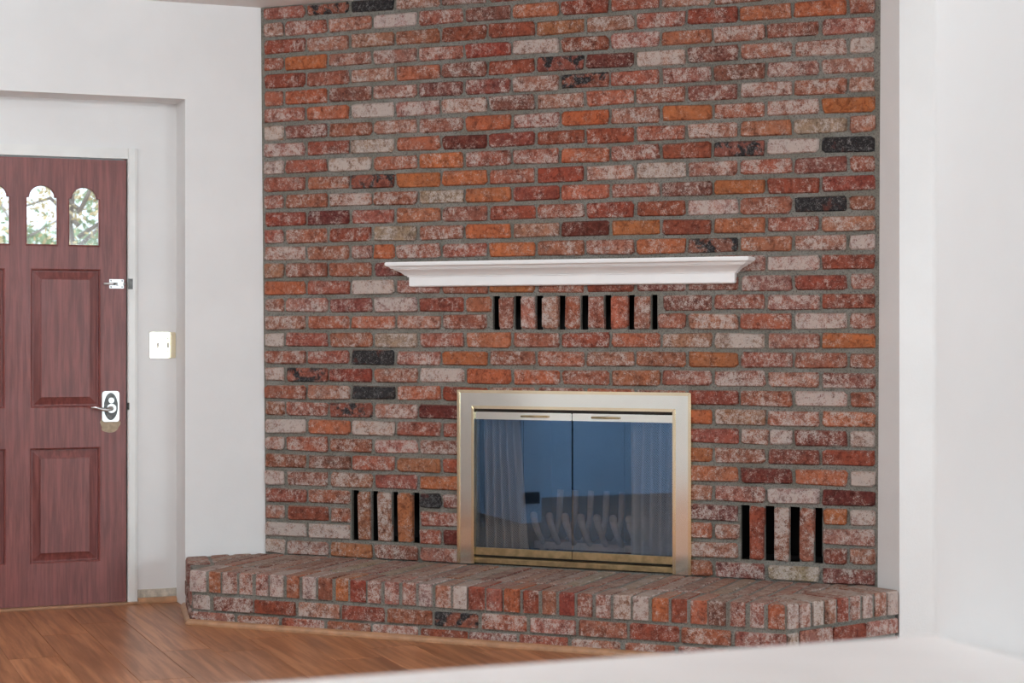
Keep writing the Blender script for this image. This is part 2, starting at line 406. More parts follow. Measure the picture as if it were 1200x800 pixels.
# --- entry wall
REC = 0.20
recess_top = H + (YH - 116) / F * CL.xy.dot(Vector((SB, CB)))
REC_L = -0.10
mb = MB()
mb.box(CL.x, P.x + 0.75, YL, YL + 0.16 + REC, 0, CEIL).box(REC_L, CL.x, YL, YL + 0.16 + REC, recess_top, CEIL).box(-1.8, REC_L, YL, YL + 0.16 + REC, 0, CEIL)
struct(mb.build('wall_left', 'wall'), 'white painted entry wall with a shallow recess around the red door')
YB = YL + REC
d_r = on_y(148, 187.5, YB); d_b = on_y(147.5, 708, YB)
DX1 = d_r.x; DZ1 = d_r.z; DZ0 = 0.012; DX0 = on_y(36, 396, YB - .012).x + on_y(6, 400, YB - .012).x - DX1
mb = plate_with_holes([(REC_L - .02, 0), (DX0 - .02, 0), (DX0 - .02, DZ1 + .015), (DX1 + .015, DZ1 + .015), (DX1 + .015, 0), (CL.x + .02, 0), (CL.x + .02, recess_top + .02), (REC_L - .02, recess_top + .02)], [], YB, YB + 0.15)
struct(mb.build('wall_recess', 'wall'), 'white wall at the back of the entry recess with the door opening')
# --- right of the fireplace
mb = MB().box(Q2.x, X_FAR_R, R2.y, Q2.y + 1.2, 0, CEIL)
struct(mb.build('wall_right', 'wall2'), 'white textured wall corner to the right of the brick chimney')
# --- near wall and the rest of the room
K_ = 0.50
nc = at_z(1095, 742, H - K_)
struct(MB().box(nc.x, nc.x + 0.16, REAR, nc.y, 0, CEIL).build('wall_near', 'wall'), 'white near wall that the pale ledge runs into')
def wall_x(x0, x1, y0, y1, w0, w1):
    m_ = plate_with_holes([(y0, 0), (y1, 0), (y1, CEIL), (y0, CEIL)], [[(w0, .45), (w1, .45), (w1, 2.45), (w0, 2.45)]], x0, x1)
    m_.v = [(v[1], v[0], v[2]) for v in m_.v]; return m_
struct(wall_x(X_FAR_R, X_FAR_R + .15, REAR - .15, Q2.y + 1.2, 2.4, 4.8).build('wall_dining', 'wall'), 'white far wall of the dining side')
struct(wall_x(-2.59, -2.44, REAR - .15, 5.72, -2.9, -.3).build('wall_side', 'wall'), 'white side wall facing the fireplace')
struct(MB().box(-2.44, -0.74, 5.72, 5.86, 0, CEIL).build('wall_partition', 'wall'), 'white partition end beside the entry')
struct(MB().box(-1.74, -1.59, 5.86, YL + .36, 0, CEIL).build('wall_entry_side', 'wall'), 'white side wall of the entry')
def rear_wall(name, x0, x1, wx0, wx1):
    mb = plate_with_holes([(x0, 0), (x1, 0), (x1, CEIL), (x0, CEIL)], [[(wx0, .45), (wx1, .45), (wx1, 2.45), (wx0, 2.45)]], REAR - .15, REAR)
    return struct(mb.build(name, 'wall'), 'white rear wall pierced by a wide added window')
rear_wall('wall_rear', -2.44, nc.x, -2.2, 1.6)
rear_wall('wall_rear_dining', nc.x + .16, X_FAR_R, 2.9, 5.9)
WIN = [((-.3, REAR - .08), 0, 3.8, 'added wide window in the rear wall'), ((4.4, REAR - .08), 0, 3.0, 'added narrower window in the rear wall of the dining side'),
       ((-2.52, -1.6), math.pi / 2, 2.6, 'added window in the side wall facing the fireplace'), ((X_FAR_R + .08, 3.6), math.pi / 2, 2.4, 'added window in the far wall of the dining side')]
for i, (c, rz, wd, lab) in enumerate(WIN):  # unseen windows added to carry the fill lights
    w = empty('window_%d' % (i + 1), (c[0], c[1], .45), rz); struct(w, lab, 'window')
    hw = wd / 2
    MB().box(-hw, hw, -.03, .03, 0, .05).box(-hw, hw, -.03, .03, 1.95, 2.0).box(-hw, -hw + .05, -.03, .03, .05, 1.95).box(hw - .05, hw, -.03, .03, .05, 1.95).box(-.025, .025, -.03, .03, .05, 1.95).build('window_frame', 'trim', w)
    for q in (-1, 1):
        MB().box(min(q * .025, q * (hw - .05)), max(q * .025, q * (hw - .05)), -.004, .004, .05, 1.95).build('pane', 'pane', w)
# --- ceiling and floor
struct(MB().box(-2.6, X_FAR_R + .15, REAR - .15, YL + 0.36, CEIL, CEIL + .12).build('ceiling', 'ceiling'), 'flat white ceiling', 'ceiling')
floor = struct(MB().box(-2.6, X_FAR_R + .15, REAR - .15, YL + .40, -.12, -.008).build('floor', 'floor'), 'warm brown wood laminate floor of long planks', 'floor')
PW, PL = 0.192, 1.38
plank_me = {}
ix = 0
x = -2.44
while x < 4.2:
    y = 3.0 - rng.uniform(0, PL)
    x1 = min(x + PW, 4.2)
    while y < YL + REC + .02:
        y0, y1 = y, min(y + PL, YL + REC + .02)
        key = (round(x1 - x, 4), round(y1 - y0, 4))
        if key not in plank_me:
            hx, hy = (x1 - x) / 2 - .0006, (y1 - y0) / 2 - .0006
            b_ = .0012
            m_ = MB().add([(-hx, -hy, -.008), (hx, -hy, -.008), (hx, hy, -.008), (-hx, hy, -.008), (-hx, -hy, -b_), (hx, -hy, -b_), (hx, hy, -b_), (-hx, hy, -b_),
                           (-hx + b_, -hy + b_, 0), (hx - b_, -hy + b_, 0), (hx - b_, hy - b_, 0), (-hx + b_, hy - b_, 0)],
                          [(0, 1, 5, 4), (1, 2, 6, 5), (2, 3, 7, 6), (3, 0, 4, 7), (4, 5, 9, 8), (5, 6, 10, 9), (6, 7, 11, 10), (7, 4, 8, 11), (8, 9, 10, 11)])
            me = bpy.data.meshes.new('plank'); me.from_pydata(m_.v, [], m_.f); me.materials.append(M['floor']); plank_me[key] = me
        o = bpy.data.objects.new('plank', plank_me[key]); COL.objects.link(o); o.parent = floor
        o.location = ((x + x1) / 2, (y0 + y1) / 2, 0)
        y += PL
    x += PW

# --- brick wall: mortar slab with openings, bricks as its children
ROWP = None
zc0 = on_brick(1015, 677.5)[1]; zc29 = on_brick(1015, 8)[1]
zl0 = on_brick(309, 640)[1]; zl31 = on_brick(309, 17)[1]
ROW = ((zc29 - zc0) / 29 + (zl31 - zl0) / 31) / 2
Z0 = (zc0 + zl0) / 2 - ROW / 2 + 0.004             # underside of row 0
S_A, S_B = 0.004, on_brick(1027.5, 400)[0]
PITCH = (S_B - S_A) / 12.5
JB = 0.0165; JV = 0.0135                            # bed and head joints
def row_z(i): return Z0 + i * ROW + JB / 2, Z0 + (i + 1) * ROW - JB / 2
ROWS = {31: 'rBKPMRrrProOr', 30: 'PrPWrMoRrPrrr', 29: 'RPPrRRoPrRoOr', 28: 'rOPPrRWRPoPrP', 27: 'RrPoMRBDWMPPW', 26: 'rOMPMMPBrrMPP',
        25: 'roWPPMPorMPrP', 24: 'WMrPrOPOPOrPO', 23: 'PRWoDRRRrPoGP', 22: 'WrWoOrrorRBWK', 21: 'rrBOOrRPWPrMr', 20: 'PrPrGORorMORR',
        19: 'RDrorRrRRWrKr', 18: 'rrRGrOPDORorP', 17: 'PrPrrOrPOBoPW', 16: 'PrrMrrrrrrPWR', 15: 'OrWPrOrRMMPRP', 14: 'PPMWRo....MrPR',
        13: 'PooPr.....PrWP', 12: 'WrrGrorRoPWPO', 11: 'rrKPOroPrOrrr', 10: 'WBRrWOororPPM', 9: 'rPKoR....RrWr', 8: 'rrBPD....OPPo',
        7: 'WoWrR....rPMW', 6: 'PrrPM....OrMR', 5: 'rMroR....oDoW', 4: 'WrPrO....PPWD', 3: 'rr', 2: 'PR', 1: 'WW', 0: 'WPoMP....rMGM'}
fr_l, fr_t = on_brick(536, 457, .02); fr_r = on_brick(810, 459, .02)[0]
fr_b = HH
OPEN_S0, OPEN_S1 = fr_l + .055, fr_r - .055
OPEN_Z1 = fr_t - .05
def sl(px): return on_brick(px, 400)[0]
# vent groups: (s_left, s_right, row_lo, row_hi, slot px pairs)
VENTS = [(sl(580), sl(770.5), 13, 14, [(580, 586), (605, 611), (630, 636.5), (656.5, 662.5), (683, 689.5), (710.5, 716.5), (738, 744), (765.5, 770.5)], 'rPPrroP'),
         (sl(414), sl(491), 1, 3, [(414, 420), (437, 442.5), (461, 466), (485, 491)], 'rPO'),
         (sl(870), sl(964), 1, 3, [(870, 878), (898, 907), (927, 937), (956, 964)], 'RPr')]
holes = [(OPEN_S0, OPEN_S1, HH - .001, OPEN_Z1)]
groups = list(holes)
for v in VENTS:
    groups.append((v[0] - .010, v[1], Z0 + v[2] * ROW + .002, Z0 + (v[3] + 1) * ROW - .002))
    for (p, q) in v[4]: holes.append((sl(p - 2.4), sl(q), Z0 + v[2] * ROW + JB * .35, Z0 + (v[3] + 1) * ROW - JB * .35))
def slab(holes, s0, s1, z0, z1, y0, y1):
    ss = sorted({s0, s1, *[h[0] for h in holes], *[h[1] for h in holes]}); zs = sorted({z0, z1, *[max(z0, h[2]) for h in holes], *[h[3] for h in holes]})
    mb = MB(); inside = lambda a, b: any(h[0] < a < h[1] and h[2] < b < h[3] for h in holes)
    idx = {}
    def vert(a, y, b):
        k = (round(a, 5), y, round(b, 5))
        if k not in idx: idx[k] = len(mb.v); mb.v.append((a, y, b))
        return idx[k]
    n, m = len(ss) - 1, len(zs) - 1
    full = [[not inside((ss[i] + ss[i + 1]) / 2, (zs[j] + zs[j + 1]) / 2) for j in range(m)] for i in range(n)]
    for i in range(n):
        for j in range(m):
            if not full[i][j]: continue
            a, b, c, d = ss[i], ss[i + 1], zs[j], zs[j + 1]
            mb.f.append((vert(a, y0, c), vert(b, y0, c), vert(b, y0, d), vert(a, y0, d)))
            mb.f.append((vert(a, y1, d), vert(b, y1, d), vert(b, y1, c), vert(a, y1, c)))
            for (ii, jj, e) in ((i - 1, j, ((a, c), (a, d))), (i + 1, j, ((b, c), (b, d))), (i, j - 1, ((a, c), (b, c))), (i, j + 1, ((a, d), (b, d)))):
                if not (0 <= ii < n and 0 <= jj < m) or not full[ii][jj]:
                    (p, q), (r, s) = e
                    mb.f.append((vert(p, y0, q), vert(r, y0, s), vert(r, y1, s), vert(p, y1, q)))
    return mb
mb = slab(holes, -.02, WALL_S + .02, 0, CEIL, 0, .022)
bw = mb.build('wall_brick', 'mortar'); LEAN = .0064; bw.location = (P2.x + NIN.x * LEAN * 1.25, P2.y + NIN.y * LEAN * 1.25, 0); bw.rotation_euler = (LEAN, 0, WROT)     # the masonry leans out a little
struct(bw, 'full height wall of weathered red bricks above the raised hearth')
bw_m = Matrix.Translation((P2.x, P2.y, 0)) @ Matrix.Rotation(WROT, 4, 'Z')
bricks = []          # (s0, s1, z0, z1, code)
def blocked(s0, s1, row):
    zm = Z0 + (row + .5) * ROW; out = []
    for h in groups:
        if h[2] < zm < h[3]: out.append((h[0], h[1]))
    return out
for row in range(32):
    z0, z1 = row_z(row); z1 = min(z1, CEIL - .004)
    ks = [0] + ([1 + i for i in range(12)] if row % 2 else [.5 + i for i in range(12)]) + [12.5]
    ks = sorted(set(ks)); spans = [(ks[i], ks[i + 1]) for i in range(len(ks) - 1)]
    codes = ROWS[row] if row not in (1, 2, 3) else None
    if row == 14: codes = 'PPMWRo' + '...' + 'MrPR'
    if row == 13: codes = 'PooPr' + '...' + 'r' + 'PrWP'
    if row == 3: codes = 'rrP' + 'KM' + '....' + 'MOOW'
    if row == 2: codes = 'PRr' + 'rr' + '....' + 'oPrPr'[:4]
    if row == 1: codes = 'WWo' + 'rD' + '....' + 'PPMP'
    for i, (k0, k1) in enumerate(spans):
        c = codes[min(i, len(codes) - 1)]
        if c == '.': c = rng.choice('rPro')
        parts = [(S_A + k0 * PITCH + JV / 2, S_A + k1 * PITCH - JV / 2)]
        for (a, b) in blocked(0, 0, row):
            nxt = []
            for (p, q) in parts:
                if b <= p or a >= q: nxt.append((p, q)); continue
                if a - .004 - p > .03: nxt.append((p, a - .004))
                if q - (b + .004) > .03: nxt.append((b + .004, q))
            parts = nxt
        if row == 17 and i == 2:
            mid = (parts[0][0] + parts[0][1]) / 2
            bricks.append((parts[0][0], mid - .004, z0, z1, 'P')); bricks.append((mid + .004, parts[0][1], z0, z1, 'O')); continue
        if row == 7 and i == 10:
            mid = parts[0][0] * .45 + parts[0][1] * .55
            bricks.append((parts[0][0], mid - .003, z0, z1, 'P')); bricks.append((mid + .003, parts[0][1], z0, z1, 'W')); continue
        for (p, q) in parts:
            bricks.append((p, q, z0 + rng.uniform(-.002, .002), z1 + rng.uniform(-.002, .002), c))
# right-hand end of rows 1 and 3: two half bricks beside the vent
fixed = []
for b in bricks:
    rowi = int((b[2] - Z0 + .01) / ROW)
    fixed.append(b)
bricks = fixed
for v in VENTS:
    z0 = Z0 + v[2] * ROW + JB * .6; z1 = Z0 + (v[3] + 1) * ROW - JB * .6
    prs = v[4]
    for i in range(len(prs) - 1):
        bricks.append((sl(prs[i][1]), sl(prs[i + 1][0] - 2.6), z0, z1, v[5][i]))
def px_area(b):
    """projected area inside the frame"""
    xs, ys = [], []
    for s in (b[0], b[1]):
        for z in (b[2], b[3]):
            w = P2 + dirw * s; Zc = w.dot(Vector((SB, CB))); Xc = w.dot(Vector((CB, -SB)))
            xs.append(600 + F * Xc / Zc); ys.append(YH - F * (z - H) / Zc)
    x0, x1, y0, y1 = max(0, min(xs)), min(1200, max(xs)), max(0, min(ys)), min(800, max(ys))
    return max(0, x1 - x0) * max(0, y1 - y0)
order = sorted(range(len(bricks)), key=lambda i: -px_area(bricks[i]))
single = set(order[:300])
rest = []
for i, b in enumerate(bricks):
    y0 = -rng.uniform(.009, .017)
    if i in single:
        poly_brick('brick', rect(b[0], b[1], b[2], b[3]), y0, .018, 'y', b[4], bw)
    else:
        rest.append(poly_brick('brick', rect(b[0], b[1], b[2], b[3]), y0, .018, 'y', b[4], bw, link=False))
def join_meshes(items, name, parent):
    vs, fs, t, w = [], [], [], []
    for me, c in items:
        o = len(vs); vs += [(v.co.x + c[0], v.co.y + c[1], v.co.z + c[2]) for v in me.vertices]
        fs += [tuple(k + o for k in p.vertices) for p in me.polygons]
        for k in range(len(me.vertices)):
            t += list(me.attributes['tone'].data[k].color); w += list(me.attributes['wear'].data[k].color)
    me = bpy.data.meshes.new(name); me.from_pydata(vs, [], fs)
    me.attributes.new('tone', 'FLOAT_COLOR', 'POINT').data.foreach_set('color', t); me.attributes.new('wear', 'FLOAT_COLOR', 'POINT').data.foreach_set('color', w)
    me.materials.append(M['brick']); o = bpy.data.objects.new(name, me); COL.objects.link(o); o.parent = parent; o['kind'] = 'stuff'
    return o
if rest: join_meshes(rest, 'remaining_brickwork', bw)
# air passages behind the vents, coloured near black
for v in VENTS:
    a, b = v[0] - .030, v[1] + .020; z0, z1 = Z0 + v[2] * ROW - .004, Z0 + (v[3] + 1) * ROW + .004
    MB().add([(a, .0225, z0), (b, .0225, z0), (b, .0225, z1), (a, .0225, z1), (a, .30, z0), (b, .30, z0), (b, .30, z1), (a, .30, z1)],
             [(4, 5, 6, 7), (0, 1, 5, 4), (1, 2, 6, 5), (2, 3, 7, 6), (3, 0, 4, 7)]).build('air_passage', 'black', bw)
# mortar beds under/over the upright vent bricks are part of the slab; firebox
a, b, z0, z1 = OPEN_S0 - .01, OPEN_S1 + .01, HH - .004, OPEN_Z1 + .01
fb = MB()
fb.add([(a, .0225, z0), (b, .0225, z0), (b, .0225, z1), (a, .0225, z1), (a + .14, .62, z0), (b - .14, .62, z0), (b - .14, .62, z1), (a + .14, .62, z1)],
       [(4, 5, 6, 7), (0, 1, 5, 4), (1, 2, 6, 5), (2, 3, 7, 6), (3, 0, 4, 7)])
fb.build('firebox_lining', 'soot', bw)

# ================================================================== HEARTH
F1w = at_z(223, 731, 0.0); F1 = to_local(F1w)
DH = -F1.y                                   # how far the hearth stands out
F2 = Vector((on_brick(922, 500, DH)[0], -DH))
Ll = to_local(CL); Rl = to_local(R2)
Pl, Ql = Vector((0, 0)), Vector((WALL_S, 0))
hearth = empty('hearth', (P2.x, P2.y, 0), WROT)
tag(hearth, 'raised brick hearth with an upright brick edge in front of the fireplace', 'hearth')
poly = [Ll + Vector((.003, -.002)), F1, F2, Rl + Vector((-.003, -.003)), Ql + Vector((0, -.002)), Pl + Vector((0, -.002))]
def inset(poly, d):
    out = []; n = len(poly)
    for i in range(n):
        a, p, b = poly[i - 1], poly[i], poly[(i + 1) % n]
        n1 = Vector((-(p - a).y, (p - a).x)).normalized(); n2 = Vector((-(b - p).y, (b - p).x)).normalized()
        m = (n1 + n2); m = m / max(.2, m.dot(m)) * 2
        out.append(p + m * d)
    return out
core = inset(poly, .010)
MB().prism(core, 0, HH - .006).build('mortar_core', 'mortar', hearth)
def clip(pl, p, n):
    """keep the side where (q-p).n >= 0"""
    out = []
    for i in range(len(pl)):
        a, b = pl[i], pl[(i + 1) % len(pl)]; da, db = (a - p).dot(n), (b - p).dot(n)
        if da >= 0: out.append(a)
        if da * db < 0: out.append(a + (b - a) * (da / (da - db)))
    return out
def area(pl): return abs(sum(pl[i].x * pl[(i + 1) % len(pl)].y - pl[i].y * pl[(i + 1) % len(pl)].x for i in range(len(pl)))) / 2 if len(pl) > 2 else 0
RZ0, RZ1 = .140, HH
C2Z = (.066, .126); C3Z = (.0, .054)
front_codes = 'WoPPPWoWrORPPPWPWRrORrRrPPWORoMrPoRMrPr'
def seg_frame(a, b):
    t = (b - a).normalized(); return t, Vector((-t.y, t.x))        # n points into the hearth (outline is counter-clockwise)
def edge_bricks(a, b, pitch, depth, z0, z1, codes, start=0.0, axis='z', bis0=None, bis1=None, joint=.011, proud=.0):
    t, n = seg_frame(a, b); ln = (b - a).length
    k = max(1, round((ln - start) / pitch)); pt = (ln - start) / k
    cuts = ([0.0] if start > .03 else []) + [start + i * pt for i in range(k + 1)]
    for i in range(len(cuts) - 1):
        u0, u1 = cuts[i] + joint / 2, cuts[i + 1] - joint / 2
        if i == 0: u0 = cuts[0] + .001
        if i == len(cuts) - 2: u1 = cuts[-1] - .001
        pr = proud + rng.uniform(-.003, .003)
        q = [a + t * u0 - n * pr, a + t * u1 - n * pr, a + t * u1 + n * depth, a + t * u0 + n * depth]
        for (pp, nn) in (bis0, bis1):
            if pp is not None: q = clip(q, pp, nn)
        if area(q) < .0006: continue
        poly_brick('brick', [(v.x, v.y) for v in q], z0, z1 - rng.uniform(0, .004), axis, codes[i % len(codes)], hearth, chip=.005)
NO = (None, None)
tF, nF = seg_frame(F1, F2); tR_, nR = seg_frame(F2, Rl); tL, nL = seg_frame(Ll, F1)
# mitre line at F2 and the end line at F1
mit = (nF + nR).normalized(); mitn = Vector((mit.y, -mit.x))
if mitn.dot(-tF) < 0: mitn = -mitn
lim_left = (Ll, nL)          # stay right of the left end
edge_bricks(F1, F2, .0765, .205, RZ0, RZ1, front_codes, bis0=(F1 + nL * .002, nL), bis1=(F2 + mitn * .005, mitn))
edge_bricks(F2, Rl, .071, .205, RZ0, RZ1, 'WPWPRP', bis0=(F2 - mitn * .005, -mitn), bis1=NO)
# stretcher courses
c2 = 'WMRPRrBrPrRrrRPrRr'; c3 = 'PrrrPRMrPrPrRrPrrP'
edge_bricks(F1, F2, .212, .092, *C2Z, c2, start=.10, bis0=NO, bis1=(F2, mitn))
edge_bricks(F1, F2, .212, .092, *C3Z, c3, start=0, bis0=NO, bis1=(F2, mitn))
edge_bricks(F2, Rl, .17, .092, *C2Z, 'WPRP', start=.07, bis0=(F2 - mitn * .004, -mitn), bis1=NO)
edge_bricks(F2, Rl, .20, .092, *C3Z, 'rPRP', bis0=(F2 - mitn * .004, -mitn), bis1=NO)
a_, b_ = Ll, F1 - tL * .094
edge_bricks(a_, b_, .212, .092, *C2Z, 'MrP', bis0=NO, bis1=NO)
edge_bricks(a_, b_, .212, .092, *C3Z, 'rMP', start=.1, bis0=NO, bis1=NO)
edge_bricks(a_, F1 - tL * .207, .0765, .10, RZ0, RZ1, 'MrPM', bis0=NO, bis1=NO)
# back row of hearth-top bricks up to the wall
y_front = -DH + .217
lw = (Pl - Ll).normalized(); lwn = Vector((lw.y, -lw.x))
if lwn.dot(F2 - Ll) < 0: lwn = -lwn
rw = (Rl - Ql).normalized(); rwn = Vector((rw.y, -rw.x))
if rwn.dot(F1 - Rl) < 0: rwn = -rwn
s = Ll.x - .1; i = 0
back_codes = 'MGrPMrGMPrMPGr'
while s < WALL_S + .3:
    for (y0, y1, off) in ((y_front, -.012, .03),):
        q = [Vector((s + off, y0)), Vector((s + off + .066, y0)), Vector((s + off + .066, y1)), Vector((s + off, y1))]
        q = clip(q, Ll + lwn * .006, lwn); q = clip(q, Rl + rwn * .006, rwn)
        q = clip(q, Ll + nL * .112, nL); q = clip(q, F2 + nR * .217, nR)
        if area(q) > .0008:
            poly_brick('brick', [(v.x, v.y) for v in q], HH - .06, HH - rng.uniform(.0015, .004), 'z', back_codes[i % 14], hearth, chip=.004)
    s += .0765; i += 1
# shoe moulding round the hearth foot
def quarter(a, b, name, nrm, ext0=0, ext1=0, r=.020, z=0.0, mat='brown_strip'):
    t = (b - a).normalized(); prof = [(0, 0), (r, 0), (r * .95, r * .45), (r * .7, r * .85), (r * .3, r * 1.1), (0, r * 1.15)]
    vs = []
    for (pt, e) in ((a - t * ext0, -1), (b + t * ext1, 1)):
        for (o, h) in prof:
            q = pt + nrm * (o + .0015); vs.append((q.x, q.y, z + h))
    n = len(prof); fs = [tuple(range(n)), tuple(reversed(range(n, 2 * n)))] + [(i, i + n, (i + 1) % n + n, (i + 1) % n) for i in range(n)]
    return MB().add(vs, fs)
def l2w(q): return P2 + dirw * q.x + NIN * q.y
W_F1, W_F2, W_L, W_R = l2w(F1), l2w(F2), l2w(Ll), l2w(Rl)
def outn(a, b):
    t = (b - a).normalized(); return Vector((t.y, -t.x))
o = quarter(W_F1, W_F2, '', outn(W_F1, W_F2), .008, .006).build('trim_1', 'brown_strip'); struct(o, 'oak shoe moulding along the front foot of the brick hearth', 'trim')
o = quarter(W_L, W_F1, '', outn(W_L, W_F1), -.012, .006).build('trim_2', 'brown_strip'); struct(o, 'short oak shoe moulding at the hearth end beside the entry', 'trim')
o = quarter(W_F2, W_R, '', outn(W_F2, W_R), -.006, -.02).build('trim_3', 'brown_strip'); struct(o, 'oak shoe moulding under the angled right end of the hearth', 'trim')

# ================================================================== FIREPLACE DOORS
FD = .020        # face stands this far in front of the mortar plane
fp = empty('fireplace_doors', (*l2w(Vector(((fr_l + fr_r) / 2, 0))), HH + .002), WROT)
tag(fp, 'brass framed fireplace doors of dark glass set in the brick wall', 'fireplace doors')
fw = fr_r - fr_l; fhgt = fr_t - HH
hx = fw / 2
ppm = F / 7.9      # pixels per metre here
FW_ = .080         # width of the frame face
def frame_ring(x0, x1, z1, w, y0, y1, zb=0.0):
    mb = MB()
    mb.add([(x0, y0, zb), (x0 + w, y0, zb), (x0 + w, y0, z1 - w), (x0, y0, z1), (x0, y1, zb), (x0 + w, y1, zb), (x0 + w, y1, z1 - w), (x0, y1, z1)],
           [(0, 1, 2, 3), (7, 6, 5, 4), (0, 4, 5, 1), (1, 5, 6, 2), (2, 6, 7, 3), (3, 7, 4, 0)])
    mb.add([(x1 - w, y0, zb), (x1, y0, zb), (x1, y0, z1), (x1 - w, y0, z1 - w), (x1 - w, y1, zb), (x1, y1, zb), (x1, y1, z1), (x1 - w, y1, z1 - w)],
           [(0, 1, 2, 3), (7, 6, 5, 4), (0, 4, 5, 1), (1, 5, 6, 2), (2, 6, 7, 3), (3, 7, 4, 0)])
    mb.add([(x0, y0, z1), (x0 + w, y0, z1 - w), (x1 - w, y0, z1 - w), (x1, y0, z1), (x0, y1, z1), (x0 + w, y1, z1 - w), (x1 - w, y1, z1 - w), (x1, y1, z1)],
           [(0, 1, 2, 3), (7, 6, 5, 4), (0, 4, 5, 1), (1, 5, 6, 2), (2, 6, 7, 3), (3, 7, 4, 0)])
    return mb
face = frame_ring(-hx + .010, hx - .010, fhgt - .010, FW_ - .018, -FD, .05).build('frame', 'brass_face', fp)
def fl(mb): o_ = face.location; mb.v = [(v[0] - o_.x, v[1] - o_.y, v[2] - o_.z) for v in mb.v]; return mb
fl(frame_ring(-hx, hx, fhgt, .013, -FD - .006, .02)).build('outer_bead', 'brass', face, bevel=.002)
fl(frame_ring(-hx + FW_ - .012, hx - FW_ + .012, fhgt - FW_ + .012, .013, -FD - .005, .04)).build('inner_bead', 'brass', face, bevel=.002)
ix0, ix1, iz1 = -hx + FW_ + .001, hx - FW_ - .001, fhgt - FW_ - .001
MB().box(ix0, ix1, -.010, .03, .004, .028).build('sill_bar', 'brass_old', fp, bevel=.002)
MB().box(ix0, ix1, .012, .03, iz1 - .018, iz1).build('track', 'darkmetal', fp)
MB().box(ix0, ix1, .028, .034, .028, .046).build('lower_track', 'darkmetal', fp)
lw2 = (ix1 - ix0 - .004) / 2
for sgn in (-1, 1):
    c = (ix0 + ix1) / 2
    x0, x1 = (ix0 + .001, c - .0015) if sgn < 0 else (c + .0015, ix1 - .001)
    leaf = MB().box(x0, x1, -.012, .006, iz1 - .046, iz1 - .014).build('door_leaf', 'brass_face', fp, bevel=.002)
    ox, oy, oz = leaf.location
    def rel(mb): mb.v = [(v[0] - ox, v[1] - oy, v[2] - oz) for v in mb.v]; return mb
    rel(MB().box(x0, x1, -.012, .006, .040, .072)).build('bottom_rail', 'brass_old', leaf, bevel=.002)
    split = x0 + (x1 - x0) * (.50 if sgn < 0 else .52)
    for (p, q, tw) in ((x0 + .002, split - .001, .0), (split + .001, x1 - .002, .0)):
        rel(MB().box(p, q, -.006, -.001, .070, iz1 - .044)).build('glass_pane', 'tint', leaf)
    hc = c + (-.17 if sgn < 0 else .155)
    hm = MB().tube([(hc - .062, -.013, iz1 - .030), (hc - .060, -.026, iz1 - .030), (hc + .060, -.026, iz1 - .030), (hc + .062, -.013, iz1 - .030)], .0045, 8)
    rel(hm).build('handle', 'brass_old', leaf, smooth=True)

# wire mesh curtains inside
def curtain(cx, w_top, w_bot, y, ztop, lean):
    mb = MB(); nu, nv = 60, 14; uvs = []
    for j in range(nv + 1):
        tv = j / nv; wid = w_top + (w_bot - w_top) * tv
        for i in range(nu + 1):
            u = i / nu
            x = (u - .5) * wid + lean * tv; yy = .016 * math.sin(u * 2 * math.pi * 5.5 + tv * .8) + .006 * math.sin(u * 31 + 2)
            mb.v.append((x, yy, ztop * (1 - tv)))
            uvs.append((u * .42, tv * ztop))
    for j in range(nv):
        for i in range(nu):
            a = j * (nu + 1) + i; mb.f.append((a, a + 1, a + nu + 2, a + nu + 1))
    w = l2w(Vector(((fr_l + fr_r) / 2 + cx, y)))
    o = mb.build('mesh_curtain', 'mesh', None, smooth=True); o.location = (w.x, w.y, HH + .004); o.rotation_euler = (0, 0, WROT)
    lay = o.data.uv_layers.new(name='UVMap')
    for lp in o.data.loops: lay.data[lp.index].uv = uvs[lp.vertex_index]
    return o
c1 = curtain(ix0 + .085, .17, .22, .075, iz1 - .03, .03)
tag(c1, 'pleated wire mesh curtain flaring towards its hem behind the fireplace glass', 'mesh curtain', 'wire mesh curtains behind the fireplace glass')
c2_ = curtain(ix1 - .115, .21, .215, .075, iz1 - .03, 0)
tag(c2_, 'straight hanging pleated wire mesh curtain behind the fireplace glass', 'mesh curtain', 'wire mesh curtains behind the fireplace glass')

# grate
gp = l2w(Vector(((fr_l + fr_r) / 2 + .035, .27)))
gr = empty('fire_grate', (gp.x, gp.y, HH), WROT); tag(gr, 'ash grey iron grate of curved upright bars in the firebox', 'fire grate')
nb = 8
for i in range(nb):
    x = (i - (nb - 1) / 2) * .074
    hfr = .205; hb = .30
    pts = [(x - .015, -.13, hfr), (x - .012, -.125, hfr - .03), (x - .004, -.105, .13), (x, -.06, .085), (x, .02, .075), (x, .09, .10), (x + .004, .125, .17), (x + .006, .135, hb)]
    bar = MB().tube(pts, [.017, .016, .014, .013, .013, .013, .014, .015], 8).ball((x - .015, -.13, hfr), .019, 8, 5)
    bar.build('bar', 'iron', gr, smooth=True)
for y in (-.05, .05):
    MB().box(-.30, .30, y - .012, y + .012, .055, .085).build('cross_rail', 'iron', gr)
for x in (-.26, .26):
    for y in (-.05, .05):
        MB().box(x - .013, x + .013, y - .013, y + .013, 0, .056).build('leg', 'iron', gr)

